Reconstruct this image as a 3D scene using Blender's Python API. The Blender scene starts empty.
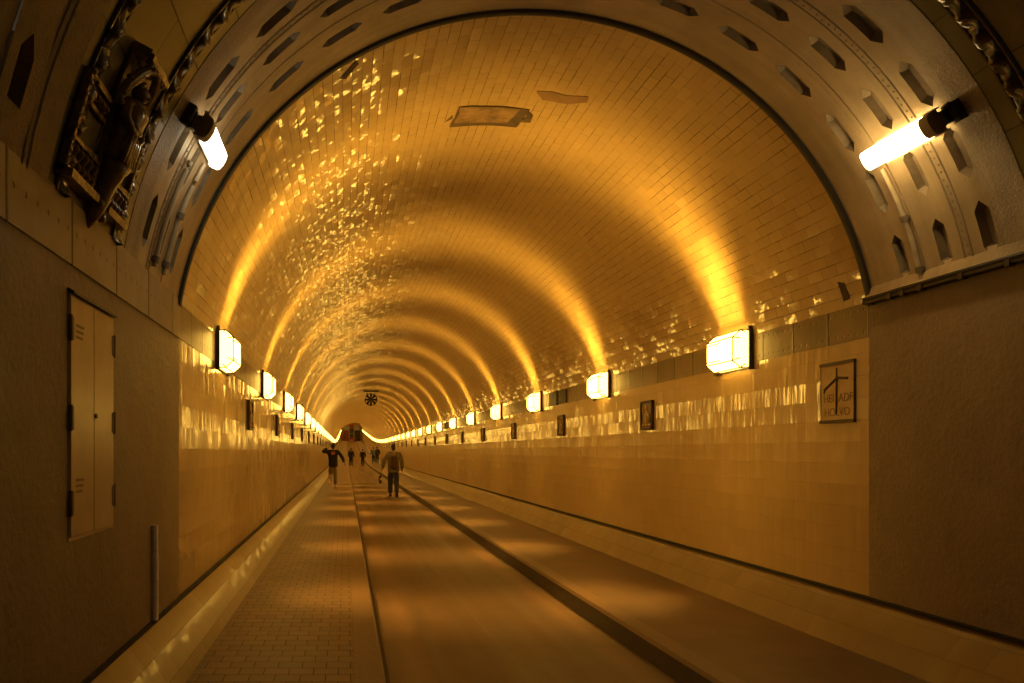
import bpy, bmesh, math, random
from mathutils import Vector, Matrix
random.seed(7)
scene = bpy.context.scene
COL = scene.collection
PI = math.pi

# ------------------------------------------------------------------ dimensions (metres)
HW = 2.55            # half width between the tiled walls
FW = 2.30            # half width of the paved floor
CZ, R = 2.075, 2.59  # centre height and radius of the vault
SPR = 2.53           # springing height
A0 = math.degrees(math.asin((SPR - CZ) / R))   # springing angle
PY = 5.88            # the tunnel mouth
END = 186.0
ROAD = -0.14
YN = -3.0            # how far the lining runs on behind the camera
KL0, KL1 = -1.255, -1.06
KR0, KR1 = 0.99, 1.16

def rise(y):
    if y < 72: return 0.0
    if y < 120: return 4.4e-4 * (y - 72) ** 2
    return 4.4e-4 * 48 ** 2 + 4.4e-4 * 2 * 48 * (y - 120)

# ------------------------------------------------------------------ materials
class NT:
    def __init__(s, name):
        s.m = bpy.data.materials.new(name); s.m.use_nodes = True
        s.t = s.m.node_tree; s.n = s.t.nodes; s.l = s.t.links
        s.b = s.n['Principled BSDF']
    def node(s, typ, **kw):
        n = s.n.new(typ)
        for k, v in kw.items(): setattr(n, k, v)
        return n
    def put(s, sock, v):
        if isinstance(v, bpy.types.NodeSocket): s.l.new(v, sock)
        elif v is not None: sock.default_value = v
    def math(s, op, a, b=None, c=None, clamp=False):
        n = s.node('ShaderNodeMath', operation=op, use_clamp=clamp)
        s.put(n.inputs[0], a); s.put(n.inputs[1], b)
        if c is not None: s.put(n.inputs[2], c)
        return n.outputs[0]
    def vmath(s, op, a, b=None, scale=None):
        n = s.node('ShaderNodeVectorMath', operation=op)
        s.put(n.inputs[0], a)
        if b is not None: s.put(n.inputs[1], b)
        if scale is not None: s.put(n.inputs['Scale'], scale)
        return n.outputs[0]
    def mix(s, f, a, b, blend='MIX'):
        n = s.node('ShaderNodeMix', data_type='RGBA', blend_type=blend)
        s.put(n.inputs[0], f); s.put(n.inputs[6], a); s.put(n.inputs[7], b)
        return n.outputs[2]
    def noise(s, vec, scale, detail=4.0, rough=0.6):
        n = s.node('ShaderNodeTexNoise'); s.put(n.inputs['Vector'], vec)
        n.inputs['Scale'].default_value = scale; n.inputs['Detail'].default_value = detail
        n.inputs['Roughness'].default_value = rough
        return n
    def maprange(s, v, a, b, c=0.0, d=1.0):
        n = s.node('ShaderNodeMapRange'); s.put(n.inputs[0], v)
        for i, q in enumerate((a, b, c, d)): n.inputs[1 + i].default_value = q
        return n.outputs[0]

def rgb(c): return (c[0], c[1], c[2], 1.0)

def simple(name, col, rough=0.5, metal=0.0, var=0.25, scale=8.0, bump=0.0, bscale=40.0, coat=0.0):
    q = NT(name)
    tc = q.node('ShaderNodeTexCoord').outputs['Object']
    nz = q.noise(tc, scale)
    f = q.maprange(nz.outputs[0], 0.3, 0.7, 1.0 - var, 1.0 + var)
    c = q.vmath('SCALE', (col[0], col[1], col[2]), scale=f)
    q.put(q.b.inputs['Base Color'], c)
    q.b.inputs['Roughness'].default_value = rough
    q.b.inputs['Metallic'].default_value = metal
    q.b.inputs['Coat Weight'].default_value = coat
    if bump:
        b = q.node('ShaderNodeBump'); b.inputs['Strength'].default_value = 1.0
        b.inputs['Distance'].default_value = bump
        q.put(b.inputs['Height'], q.noise(tc, bscale, 5).outputs[0])
        q.put(q.b.inputs['Normal'], b.outputs[0])
    return q.m

def emitter(name, col, strength):
    q = NT(name)
    q.b.inputs['Base Color'].default_value = (0.8, 0.75, 0.6, 1)
    q.b.inputs['Emission Color'].default_value = rgb(col)
    q.b.inputs['Emission Strength'].default_value = strength
    return q.m

def tiles(name, col, bw, rh, rough, tiltT, tiltB, pillow, wavy, mortar, mcol, var=0.12, offset=0.5, wave_scale=(14, 3), grime=0.25, coat=0.0, coat_rough=0.07):
    """glazed tiles from a UV map laid out in metres: u along the tunnel, v across it; every tile sits at its own slight tilt"""
    q = NT(name)
    uv = q.node('ShaderNodeUVMap', uv_map='UVMap').outputs[0]
    sp = q.node('ShaderNodeSeparateXYZ'); q.put(sp.inputs[0], uv)
    u, v = sp.outputs[0], sp.outputs[1]
    rv = q.math('DIVIDE', v, rh); row = q.math('FLOOR', rv)
    par = q.math('MULTIPLY', q.math('MODULO', row, 2.0), offset)
    ru = q.math('ADD', q.math('DIVIDE', u, bw), par); colm = q.math('FLOOR', ru)
    fu = q.math('SUBTRACT', q.math('SUBTRACT', ru, colm), 0.5)
    fv = q.math('SUBTRACT', q.math('SUBTRACT', rv, row), 0.5)
    cid = q.node('ShaderNodeCombineXYZ'); q.put(cid.inputs[0], colm); q.put(cid.inputs[1], row)
    wn = q.node('ShaderNodeTexWhiteNoise', noise_dimensions='3D'); q.put(wn.inputs['Vector'], cid.outputs[0])
    ws = q.node('ShaderNodeSeparateColor'); q.put(ws.inputs[0], wn.outputs['Color'])
    r1, r2, r3 = ws.outputs[0], ws.outputs[1], ws.outputs[2]
    # joints
    du = q.math('MULTIPLY', q.math('SUBTRACT', 0.5, q.math('ABSOLUTE', fu)), bw)
    dv = q.math('MULTIPLY', q.math('SUBTRACT', 0.5, q.math('ABSOLUTE', fv)), rh)
    d = q.math('MINIMUM', q.math('MULTIPLY', du, 1.6), dv)
    joint = q.maprange(d, mortar * 0.6, mortar * 1.5, 1.0, 0.0)
    # colour
    big = q.noise(uv, 0.9, 5, 0.65); med = q.noise(uv, 5.0, 4, 0.6)
    g = q.math('MULTIPLY', q.maprange(big.outputs[0], 0.15, 0.85, 1.0 - grime, 1.0), q.maprange(r3, 0, 1, 1.0 - var, 1.0 + var))
    g = q.math('MULTIPLY', g, q.maprange(med.outputs[0], 0.15, 0.85, 1.0 - grime * 0.4, 1.0))
    c = q.vmath('SCALE', (col[0], col[1], col[2]), scale=g)
    jn = q.noise(uv, 2.6, 4, 0.7)
    q.put(q.b.inputs['Base Color'], q.mix(q.math('MULTIPLY', joint, q.maprange(jn.outputs[0], 0.38, 0.62, 0.12, 1.0)), c, rgb(mcol)))
    q.put(q.b.inputs['Roughness'], q.math('ADD', q.math('MULTIPLY', joint, 0.5), q.maprange(med.outputs[0], 0.2, 0.8, rough * 0.95, rough * 1.05)))
    # normal
    geo = q.node('ShaderNodeNewGeometry').outputs['Normal']
    T = (0.0, 1.0, 0.0)
    B = q.vmath('CROSS_PRODUCT', geo, T)
    mp = q.node('ShaderNodeMapping'); q.put(mp.inputs[0], uv); mp.inputs['Scale'].default_value = (wave_scale[0], wave_scale[1], 1)
    w = q.noise(mp.outputs[0], 1.0, 2, 0.5)
    wsep = q.node('ShaderNodeSeparateColor'); q.put(wsep.inputs[0], w.outputs['Color'])
    def comp(r, f, wv, tilt, pil, wav):
        a = q.math('MULTIPLY', q.math('SUBTRACT', r, 0.5), tilt)
        b = q.math('MULTIPLY_ADD', f, pil, a)
        return q.math('MULTIPLY_ADD', q.math('SUBTRACT', wv, 0.5), wav, b)
    fade = q.maprange(u, 16.0, 70.0, 1.0, 0.5)
    n1 = q.vmath('SCALE', T, scale=comp(r1, fu, wsep.outputs[0], tiltT, pillow[0], wavy[0]))
    n2 = q.vmath('SCALE', B, scale=comp(r2, fv, wsep.outputs[1], tiltB, pillow[1], wavy[1]))
    nn = q.vmath('NORMALIZE', q.vmath('ADD', geo, q.vmath('SCALE', q.vmath('ADD', n1, n2), scale=fade)))
    q.put(q.b.inputs['Normal'], nn); q.put(q.b.inputs['Coat Normal'], nn)
    q.put(q.b.inputs['Coat Weight'], q.math('MULTIPLY', q.math('MULTIPLY', q.math('SUBTRACT', 1.0, joint), coat), q.maprange(u, 22.0, 70.0, 1.0, 0.12))); q.b.inputs['Coat Roughness'].default_value = coat_rough
    q.b.inputs['Coat IOR'].default_value = 1.8
    q.b.inputs['IOR'].default_value = 1.5
    return q.m

M = {}
TILE = (0.47, 0.32, 0.14)
M['vault'] = tiles('vault_tile', TILE, 0.19, 0.088, 0.30, 0.06, 0.13, (0.03, 0.06), (0.12, 0.14), 0.0034, (0.07, 0.038, 0.014), var=0.06, wave_scale=(16, 16), grime=0.10, coat=0.9, coat_rough=0.085)
M['wall'] = tiles('wall_tile', TILE, 0.168, 0.165, 0.32, 0.05, 0.035, (0.03, 0.05), (0.26, 0.10), 0.0016, (0.24, 0.155, 0.065), var=0.04, offset=0.0, wave_scale=(30, 1.4), grime=0.15, coat=0.9, coat_rough=0.085)
M['base'] = tiles('base_tile', (0.20, 0.13, 0.06), 0.30, 0.17, 0.36, 0.06, 0.05, (0.03, 0.04), (0.08, 0.04), 0.0018, (0.10, 0.065, 0.04), var=0.08, grime=0.2, coat=0.3, coat_rough=0.12)
M['paving'] = tiles('walkway_brick', (0.155, 0.082, 0.04), 0.16, 0.155, 0.5, 0.02, 0.02, (0.02, 0.02), (0.03, 0.03), 0.0042, (0.03, 0.018, 0.01), var=0.14, grime=0.25)
M['olive'] = tiles('olive_tile', (0.16, 0.135, 0.055), 0.60, 0.36, 0.30, 0.04, 0.04, (0.02, 0.02), (0.06, 0.06), 0.004, (0.03, 0.025, 0.012), var=0.15)
M['olive_part'] = simple('olive_glaze', (0.17, 0.15, 0.065), 0.25)
M['glaze'] = simple('dark_brown_glaze', (0.19, 0.115, 0.05), 0.2, var=0.4, scale=14, bump=0.006, bscale=30, coat=0.4)
M['moulding'] = simple('dark_moulding_glaze', (0.05, 0.032, 0.014), 0.3, var=0.4, scale=14, coat=0.3)
M['black'] = simple('black_gap', (0.012, 0.009, 0.006), 0.8)
M['rim'] = simple('dark_rim_steel', (0.016, 0.011, 0.007), 0.5, bump=0.004, bscale=18)
M['dark_metal'] = simple('dark_metal', (0.05, 0.036, 0.024), 0.45, metal=0.3)
M['grey_metal'] = simple('painted_grey_metal', (0.34, 0.28, 0.19), 0.4)
M['conduit'] = simple('painted_conduit', (0.40, 0.32, 0.21), 0.45)
M['door'] = simple('painted_hatch', (0.50, 0.37, 0.20), 0.28, var=0.12, scale=5)
M['hinge'] = simple('hinge_steel', (0.16, 0.12, 0.075), 0.5)
M['batten'] = simple('weathered_pale_wood', (0.95, 0.80, 0.56), 0.7, var=0.15, scale=30)
M['kerb'] = simple('granite_kerb', (0.13, 0.07, 0.035), 0.5, var=0.2, scale=20, bump=0.002, bscale=60)
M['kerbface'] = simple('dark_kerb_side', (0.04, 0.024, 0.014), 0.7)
M['brickpatch'] = simple('exposed_masonry', (0.17, 0.10, 0.045), 0.85, var=0.6, scale=5, bump=0.02, bscale=12)
M['plasterpatch'] = simple('bare_plaster', (0.20, 0.11, 0.05), 0.8, var=0.15)
M['darkpatch'] = simple('dark_render', (0.06, 0.035, 0.018), 0.8, var=0.4)

def lamp_glass(name, col, side, end):
    q = NT(name)
    q.b.inputs['Base Color'].default_value = (0.8, 0.75, 0.6, 1)
    q.b.inputs['Emission Color'].default_value = rgb(col)
    q.b.inputs['Emission Strength'].default_value = side
    e = emitter(name + '_end', col, end)
    return q.m, e
LAMP = (1.0, 0.56, 0.085)
M['glass'], M['glass_end'] = lamp_glass('lamp_glass', LAMP, 14.0, 10.0)
M['tube_right'] = emitter('warm_fluorescent', (1.0, 0.69, 0.27), 44.0)
M['tube_left'] = emitter('cool_fluorescent', (1.0, 0.86, 0.58), 16.0)

# painted steel lining: smooth near the tunnel, rough beyond the double seam
q = NT('painted_steel_lining')
uv = q.node('ShaderNodeUVMap', uv_map='UVMap').outputs[0]
sp = q.node('ShaderNodeSeparateXYZ'); q.put(sp.inputs[0], uv)
roughzone = q.maprange(sp.outputs[0], 4.62, 4.72, 1.0, 0.12)
n1 = q.noise(uv, 46, 6, 0.7); n2 = q.noise(uv, 1.6, 5, 0.65); n3 = q.noise(uv, 9, 4, 0.6)
mp = q.node('ShaderNodeMapping'); q.put(mp.inputs[0], uv); mp.inputs['Scale'].default_value = (9, 0.8, 1)
n4 = q.noise(mp.outputs[0], 1.0, 4, 0.6)
f = q.math('MULTIPLY', q.maprange(n2.outputs[0], 0.3, 0.7, 0.7, 1.12), q.maprange(n4.outputs[0], 0.3, 0.7, 0.8, 1.1))
q.put(q.b.inputs['Base Color'], q.vmath('SCALE', (0.40, 0.295, 0.17), scale=f))
q.b.inputs['Roughness'].default_value = 0.42
bp = q.node('ShaderNodeBump'); bp.inputs['Distance'].default_value = 0.02
q.put(bp.inputs['Strength'], roughzone); q.put(bp.inputs['Height'], n1.outputs[0])
bp2 = q.node('ShaderNodeBump'); bp2.inputs['Distance'].default_value = 0.02; bp2.inputs['Strength'].default_value = 0.35
q.put(bp2.inputs['Height'], n3.outputs[0]); q.put(bp2.inputs['Normal'], bp.outputs[0])
q.put(q.b.inputs['Normal'], bp2.outputs[0])
M['lining'] = q.m

# stuccoed side walls at the mouth
def stucco(name, col):
    q = NT(name)
    tc = q.node('ShaderNodeTexCoord').outputs['Object']
    n1 = q.noise(tc, 30, 6, 0.7); n2 = q.noise(tc, 1.3, 5, 0.65); n3 = q.noise(tc, 4, 3)
    f = q.math('MULTIPLY', q.maprange(n2.outputs[0], 0.3, 0.7, 0.75, 1.12), q.maprange(n1.outputs[0], 0.3, 0.7, 0.9, 1.08))
    q.put(q.b.inputs['Base Color'], q.vmath('SCALE', col, scale=f))
    q.b.inputs['Roughness'].default_value = 0.5
    b = q.node('ShaderNodeBump'); b.inputs['Distance'].default_value = 0.012; b.inputs['Strength'].default_value = 0.8
    q.put(b.inputs['Height'], n1.outputs[0])
    b2 = q.node('ShaderNodeBump'); b2.inputs['Distance'].default_value = 0.03; b2.inputs['Strength'].default_value = 0.5
    q.put(b2.inputs['Height'], n3.outputs[0]); q.put(b2.inputs['Normal'], b.outputs[0])
    q.put(q.b.inputs['Normal'], b2.outputs[0])
    return q.m
M['stucco'] = stucco('painted_stucco', (0.245, 0.17, 0.10))

# riveted steel band: joints and two rows of rivets in a UV map laid out in metres
def band_mat(name, col, pl, phase, v0, v1, joint_col, rough=0.45):
    q = NT(name)
    uv = q.node('ShaderNodeUVMap', uv_map='UVMap').outputs[0]
    sp = q.node('ShaderNodeSeparateXYZ'); q.put(sp.inputs[0], uv)
    ru = q.math('DIVIDE', q.math('SUBTRACT', sp.outputs[0], phase), pl)
    fl = q.math('FLOOR', ru); fr = q.math('SUBTRACT', ru, fl)
    dj = q.math('MULTIPLY', q.math('SUBTRACT', 0.5, q.math('ABSOLUTE', q.math('SUBTRACT', fr, 0.5))), pl)
    joint = q.maprange(dj, 0.008, 0.014, 1.0, 0.0)
    # rivets
    su = q.math('MULTIPLY', q.math('SUBTRACT', q.math('FRACT', q.math('DIVIDE', sp.outputs[0], pl / 6)), 0.5), pl / 6)
    def riv(vc):
        dv = q.math('SUBTRACT', sp.outputs[1], vc)
        dd = q.math('SQRT', q.math('ADD', q.math('MULTIPLY', su, su), q.math('MULTIPLY', dv, dv)))
        return q.maprange(dd, 0.007, 0.013, 1.0, 0.0)
    rv = q.math('MAXIMUM', riv(v0), riv(v1))
    wn = q.node('ShaderNodeTexWhiteNoise', noise_dimensions='1D'); q.put(wn.inputs['W'], fl)
    nz = q.noise(uv, 3.0, 5, 0.65)
    f = q.math('MULTIPLY', q.maprange(wn.outputs[0], 0, 1, 0.8, 1.05), q.maprange(nz.outputs[0], 0.3, 0.7, 0.75, 1.1))
    c = q.vmath('SCALE', col, scale=f)
    c = q.mix(q.math('MULTIPLY', rv, 0.6), c, rgb([x * 0.35 for x in col]))
    q.put(q.b.inputs['Base Color'], q.mix(joint, c, rgb(joint_col)))
    q.b.inputs['Roughness'].default_value = rough
    h = q.math('SUBTRACT', rv, joint)
    b = q.node('ShaderNodeBump'); b.inputs['Distance'].default_value = 0.01; b.inputs['Strength'].default_value = 0.7
    q.put(b.inputs['Height'], q.math('ADD', h, q.math('MULTIPLY', nz.outputs[0], 0.6))); q.put(q.b.inputs['Normal'], b.outputs[0])
    return q.m
M['band'] = band_mat('riveted_band', (0.23, 0.16, 0.08), 0.50, 0.40, 0.045, 0.215, (0.03, 0.018, 0.01), 0.36)
M['band_near'] = band_mat('riveted_band_painted', (0.33, 0.26, 0.17), 0.69, 3.57 - 0.69 * 10, 0.07, 0.23, (0.02, 0.014, 0.008))

# carriageway: concrete with lengthwise wheel tracks
q = NT('carriageway')
uv = q.node('ShaderNodeTexCoord').outputs['Object']
mp = q.node('ShaderNodeMapping'); q.put(mp.inputs[0], uv); mp.inputs['Scale'].default_value = (3.2, 0.10, 1)
trk = q.noise(mp.outputs[0], 1.0, 5, 0.6); fine = q.noise(uv, 60, 5, 0.7); mid = q.noise(uv, 2.2, 5, 0.65)
sp = q.node('ShaderNodeSeparateXYZ'); q.put(sp.inputs[0], uv)
ax = q.math('ABSOLUTE', q.math('ADD', sp.outputs[0], 0.03))
wheel = q.maprange(q.math('ABSOLUTE', q.math('SUBTRACT', ax, 0.78)), 0.0, 0.16, 1.0, 0.0)
f = q.math('MULTIPLY', q.maprange(trk.outputs[0], 0.3, 0.7, 0.72, 1.15), q.maprange(mid.outputs[0], 0.3, 0.7, 0.8, 1.1))
f = q.math('MULTIPLY', f, q.maprange(fine.outputs[0], 0.3, 0.7, 0.88, 1.1))
f = q.math('MULTIPLY', f, q.math('ADD', 1.0, q.math('MULTIPLY', wheel, 0.55)))
q.put(q.b.inputs['Base Color'], q.vmath('SCALE', (0.105, 0.053, 0.025), scale=f))
q.put(q.b.inputs['Roughness'], q.maprange(trk.outputs[0], 0.3, 0.7, 0.40, 0.62))
b = q.node('ShaderNodeBump'); b.inputs['Distance'].default_value = 0.004; b.inputs['Strength'].default_value = 0.6
q.put(b.inputs['Height'], fine.outputs[0]); q.put(q.b.inputs['Normal'], b.outputs[0])
M['road'] = q.m
M['slab'] = simple('walkway_slab', (0.12, 0.064, 0.032), 0.55, var=0.25, scale=1.6, bump=0.002, bscale=70)

# ------------------------------------------------------------------ mesh helpers
class MB:
    def __init__(s): s.v = []; s.f = []; s.uv = []; s.mi = []
    def vert(s, p): s.v.append(tuple(p)); return len(s.v) - 1
    def face(s, idx, uv=None, mi=0):
        s.f.append(tuple(idx)); s.uv.append(uv); s.mi.append(mi)
    def poly(s, pts, uv=None, mi=0): s.face([s.vert(p) for p in pts], uv, mi)
    def box(s, x0, x1, y0, y1, z0, z1, mi=0):
        i = [s.vert(p) for p in ((x0,y0,z0),(x1,y0,z0),(x1,y1,z0),(x0,y1,z0),(x0,y0,z1),(x1,y0,z1),(x1,y1,z1),(x0,y1,z1))]
        for q in ((3,2,1,0),(4,5,6,7),(0,1,5,4),(1,2,6,5),(2,3,7,6),(3,0,4,7)): s.face([i[k] for k in q], None, mi)
    def prism(s, prof, y0, y1, axis='y', mi=0, s1=1.0):
        """extrude a closed profile of (a, b) along an axis"""
        def P(a, b, t):
            return {'y': (a, t, b), 'x': (t, a, b), 'z': (a, b, t)}[axis]
        n = len(prof)
        i0 = [s.vert(P(a, b, y0)) for a, b in prof]; i1 = [s.vert(P(a * s1, b * s1, y1)) for a, b in prof]
        for k in range(n):
            s.face((i0[k], i0[(k+1) % n], i1[(k+1) % n], i1[k]), None, mi)
        s.face(i0[::-1], None, mi); s.face(i1, None, mi)
    def tube(s, pts, r, n=8, cap=True, mi=0):
        pts = [Vector(p) for p in pts]; rings = []
        rr = r if isinstance(r, (list, tuple)) else [r] * len(pts)
        for k, p in enumerate(pts):
            d = (pts[min(k+1, len(pts)-1)] - pts[max(k-1, 0)]).normalized()
            a = Vector((0, 0, 1)) if abs(d.z) < 0.9 else Vector((1, 0, 0))
            e1 = d.cross(a).normalized(); e2 = d.cross(e1)
            rings.append([s.vert(p + (e1 * math.cos(2*PI*j/n) + e2 * math.sin(2*PI*j/n)) * rr[k]) for j in range(n)])
        for k in range(len(rings) - 1):
            for j in range(n): s.face((rings[k][j], rings[k][(j+1) % n], rings[k+1][(j+1) % n], rings[k+1][j]), None, mi)
        if cap: s.face(rings[0][::-1], None, mi); s.face(rings[-1], None, mi)
    def ball(s, c, r, nu=10, nv=7, mi=0):
        rx, ry, rz = r if isinstance(r, (list, tuple)) else (r, r, r)
        rows = []
        for a in range(nv + 1):
            t = PI * a / nv
            rows.append([s.vert((c[0] + rx*math.sin(t)*math.cos(2*PI*k/nu), c[1] + ry*math.sin(t)*math.sin(2*PI*k/nu), c[2] + rz*math.cos(t))) for k in range(nu)])
        for a in range(nv):
            for k in range(nu): s.face((rows[a][k], rows[a+1][k], rows[a+1][(k+1) % nu], rows[a][(k+1) % nu]), None, mi)
    def build(s, name, mat, parent=None, smooth=False, weld=True, map_fn=None):
        me = bpy.data.meshes.new(name)
        vs = [map_fn(p) for p in s.v] if map_fn else s.v
        me.from_pydata(vs, [], s.f)
        for m in (mat if isinstance(mat, (list, tuple)) else [mat]): me.materials.append(m)
        if any(u is not None for u in s.uv):
            ul = me.uv_layers.new(name='UVMap'); k = 0
            for fi, f in enumerate(s.f):
                u = s.uv[fi]
                for j in range(len(f)):
                    if u is not None: ul.data[k].uv = u[j]
                    k += 1
        for p, mi in zip(me.polygons, s.mi):
            p.material_index = mi; p.use_smooth = bool(smooth)
        bm = bmesh.new(); bm.from_mesh(me)
        if weld: bmesh.ops.remove_doubles(bm, verts=bm.verts, dist=1e-5)
        if not any(u is not None for u in s.uv): bmesh.ops.recalc_face_normals(bm, faces=bm.faces)
        bm.to_mesh(me); bm.free()
        if smooth == 'auto':
            me.set_sharp_from_angle(angle=math.radians(38))
        me.update()
        o = bpy.data.objects.new(name, me); COL.objects.link(o)
        if parent is not None: o.parent = parent
        return o

def tag(o, label=None, cat=None, group=None, kind=None):
    if label: o['label'] = label
    if cat: o['category'] = cat
    if group: o['group'] = group
    if kind: o['kind'] = kind
    return o
def struct(o, label=None): o['kind'] = 'structure'; return o
def empty(name, loc, rz=0.0):
    o = bpy.data.objects.new(name, None); COL.objects.link(o)
    o.location = loc; o.rotation_euler = (0, 0, rz); o.empty_display_size = 0.1
    return o
def copy_tree(o, parent=None):
    c = o.copy(); COL.objects.link(c)
    if parent is not None: c.parent = parent
    for ch in o.children:
        if ch.type != 'LIGHT': copy_tree(ch, c)
    return c

def cyl(r, deg, y):
    a = math.radians(deg)
    return (r * math.cos(a), y, CZ + r * math.sin(a) + rise(y))

def stations(y0, y1):
    ys = [y0]; y = y0
    while y < y1 - 1e-6:
        y = min(y1, y + (2.0 if y < 60 else 3.0)); ys.append(y)
    return ys

def sweep(name, prof, mat, y0, y1, smooth=True, flip=False):
    """extrude an open (x, z) profile along the tunnel, UV in metres"""
    m = MB(); ys = stations(y0, y1)
    L = [0.0]
    for k in range(len(prof) - 1): L.append(L[-1] + math.hypot(prof[k+1][0]-prof[k][0], prof[k+1][1]-prof[k][1]))
    g = [[m.vert((x, y, z + rise(y))) for x, z in prof] for y in ys]
    for a in range(len(ys) - 1):
        for k in range(len(prof) - 1):
            idx = [g[a][k], g[a][k+1], g[a+1][k+1], g[a+1][k]]
            uv = [(ys[a], L[k]), (ys[a], L[k+1]), (ys[a+1], L[k+1]), (ys[a+1], L[k])]
            if flip: idx.reverse(); uv.reverse()
            m.face(idx, uv)
    return m.build(name, mat, smooth=smooth, weld=False)

def arc_prof(r, a0, a1, n=72):
    return [(r * math.cos(math.radians(a0 + (a1 - a0) * k / n)), CZ + r * math.sin(math.radians(a0 + (a1 - a0) * k / n))) for k in range(n + 1)]

# ------------------------------------------------------------------ the setting: tiled tunnel
struct(sweep('ceiling', arc_prof(R, A0, 180 - A0), M['vault'], PY, END, flip=True))
struct(sweep('wall_right', [(HW, 0.345), (HW, 2.27)], M['wall'], PY, END, flip=True, smooth=False))
struct(sweep('wall_left', [(-HW, 2.27), (-HW, 0.345)], M['wall'], PY, END, flip=True, smooth=False))
struct(sweep('trim_1', [(HW - 0.004, 2.27), (HW - 0.004, 2.53), (HW + 0.03, 2.53)], M['band'], PY, END, flip=True, smooth=False))
struct(sweep('trim_2', [(-HW - 0.03, 2.27), (-HW + 0.004, 2.27), (-HW + 0.004, 2.53), (-HW - 0.03, 2.53)][::-1], M['band'], PY, END, flip=True, smooth=False))
bprof = [(FW, 0.0), (FW + 0.05, 0.085), (FW + 0.12, 0.19), (FW + 0.19, 0.275), (HW, 0.338)]
struct(sweep('baseboard_right', bprof, M['base'], YN, END, flip=True))
struct(sweep('baseboard_left', [(-x, z) for x, z in bprof][::-1], M['base'], YN, END, flip=True))
struct(sweep('trim_3', [(HW + 0.03, 0.338), (HW - 0.036, 0.338), (HW - 0.036, 0.358), (HW + 0.03, 0.358)], M['black'], YN, END, flip=True, smooth=False))
struct(sweep('trim_4', [(-HW - 0.03, 0.358), (-HW + 0.036, 0.358), (-HW + 0.036, 0.338), (-HW - 0.03, 0.338)], M['black'], YN, END, flip=True, smooth=False))
struct(sweep('floor', [(KL1, ROAD), (KR0, ROAD)], M['road'], YN, END, flip=True, smooth=False))
# walkways
def flat(name, x0, x1, mat):   # UV turned so that the courses of brick run across the walkway
    m = MB(); ys = stations(YN, END)
    for a in range(len(ys) - 1):
        P = [(x0, ys[a], rise(ys[a])), (x1, ys[a], rise(ys[a])), (x1, ys[a+1], rise(ys[a+1])), (x0, ys[a+1], rise(ys[a+1]))]
        m.poly(P, [(p[0], p[1]) for p in P])
    return m.build(name, mat, weld=False)
struct(flat('floor_walkway', -FW - 0.01, KL0, M['paving']))
struct(flat('floor_walkway', KR1, FW + 0.01, M['slab']))
struct(sweep('kerb', [(KL0 - 0.006, -0.01), (KL0, 0.004), (KL1 - 0.02, 0.004), (KL1, -0.016), (KL1 + 0.015, ROAD)], M['kerb'], YN, END, flip=True, smooth=False))
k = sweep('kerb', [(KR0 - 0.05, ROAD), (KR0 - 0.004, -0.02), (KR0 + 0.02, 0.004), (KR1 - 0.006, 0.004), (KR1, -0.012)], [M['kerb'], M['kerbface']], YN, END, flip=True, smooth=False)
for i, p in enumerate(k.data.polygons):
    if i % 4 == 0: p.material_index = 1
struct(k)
struct(sweep('gutter', [(KL1 + 0.012, ROAD + 0.002), (KL1 + 0.05, ROAD + 0.003)], M['kerbface'], YN, END, flip=True, smooth=False))

# expansion joints: thin dark rings round the vault and down the walls
def joint_ring(y, w=0.05):
    m = MB(); n = 60
    pr = [(HW - 0.006, 0.36), (HW - 0.006, SPR)] + arc_prof(R - 0.006, A0, 180 - A0, n) + [(-HW + 0.006, SPR), (-HW + 0.006, 0.36)]
    for k in range(len(pr) - 1):
        (xa, za), (xb, zb) = pr[k], pr[k+1]
        m.poly([(xa, y, za + rise(y)), (xa, y + w, za + rise(y)), (xb, y + w, zb + rise(y)), (xb, y, zb + rise(y))])
    return struct(m.build('expansion_joint', M['darkpatch'], smooth=True))
for y, w in ((36.7, 0.07), (66.0, 0.2), (96.0, 0.3)): joint_ring(y, w)

# gaps where tiles have come off the vault
def patch(pts, mat, off, name='bare_patch', jag=0.0):
    """polygon in (angle, y) laid just under the tiles"""
    m = MB(); out = []
    for k in range(len(pts)):
        a, b = pts[k], pts[(k+1) % len(pts)]
        for t in range(6):
            s = t / 6
            out.append((a[0] + (b[0]-a[0])*s + random.uniform(-jag, jag), a[1] + (b[1]-a[1])*s + random.uniform(-jag, jag) * 0.035))
    ca = sum(p[0] for p in out) / len(out); cy = sum(p[1] for p in out) / len(out)
    rings = [[(ca + (p[0]-ca)*f, cy + (p[1]-cy)*f) for p in out] for f in (1.0, 0.66, 0.33)]
    for r in range(2):
        for k in range(len(out)):
            j = (k+1) % len(out)
            m.poly([cyl(R - off, *rings[r][k]), cyl(R - off, *rings[r][j]), cyl(R - off, *rings[r+1][j]), cyl(R - off, *rings[r+1][k])])
    for k in range(len(out)):
        j = (k+1) % len(out)
        m.poly([cyl(R - off, *rings[2][k]), cyl(R - off, *rings[2][j]), cyl(R - off, ca, cy)])
        m.poly([cyl(R - off, *rings[0][k]), cyl(R + 0.01, *rings[0][k]), cyl(R + 0.01, *rings[0][j]), cyl(R - off, *rings[0][j])])
    return struct(m.build(name, mat))
patch([(96.3, 7.95), (95.6, 7.48), (80.9, 7.50), (81.6, 7.92)], M['darkpatch'], 0.006, jag=0.15)
patch([(95.4, 7.85), (95.2, 7.485), (82.6, 7.50), (84.4, 7.84)], M['brickpatch'], 0.012, jag=0.2)
patch([(97.6, 7.80), (96.4, 7.66), (96.2, 7.74)], M['darkpatch'], 0.006)
patch([(82.0, 7.80), (79.4, 7.76), (79.6, 7.60), (81.5, 7.50), (80.6, 7.66)], M['darkpatch'], 0.007, jag=0.1)
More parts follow.
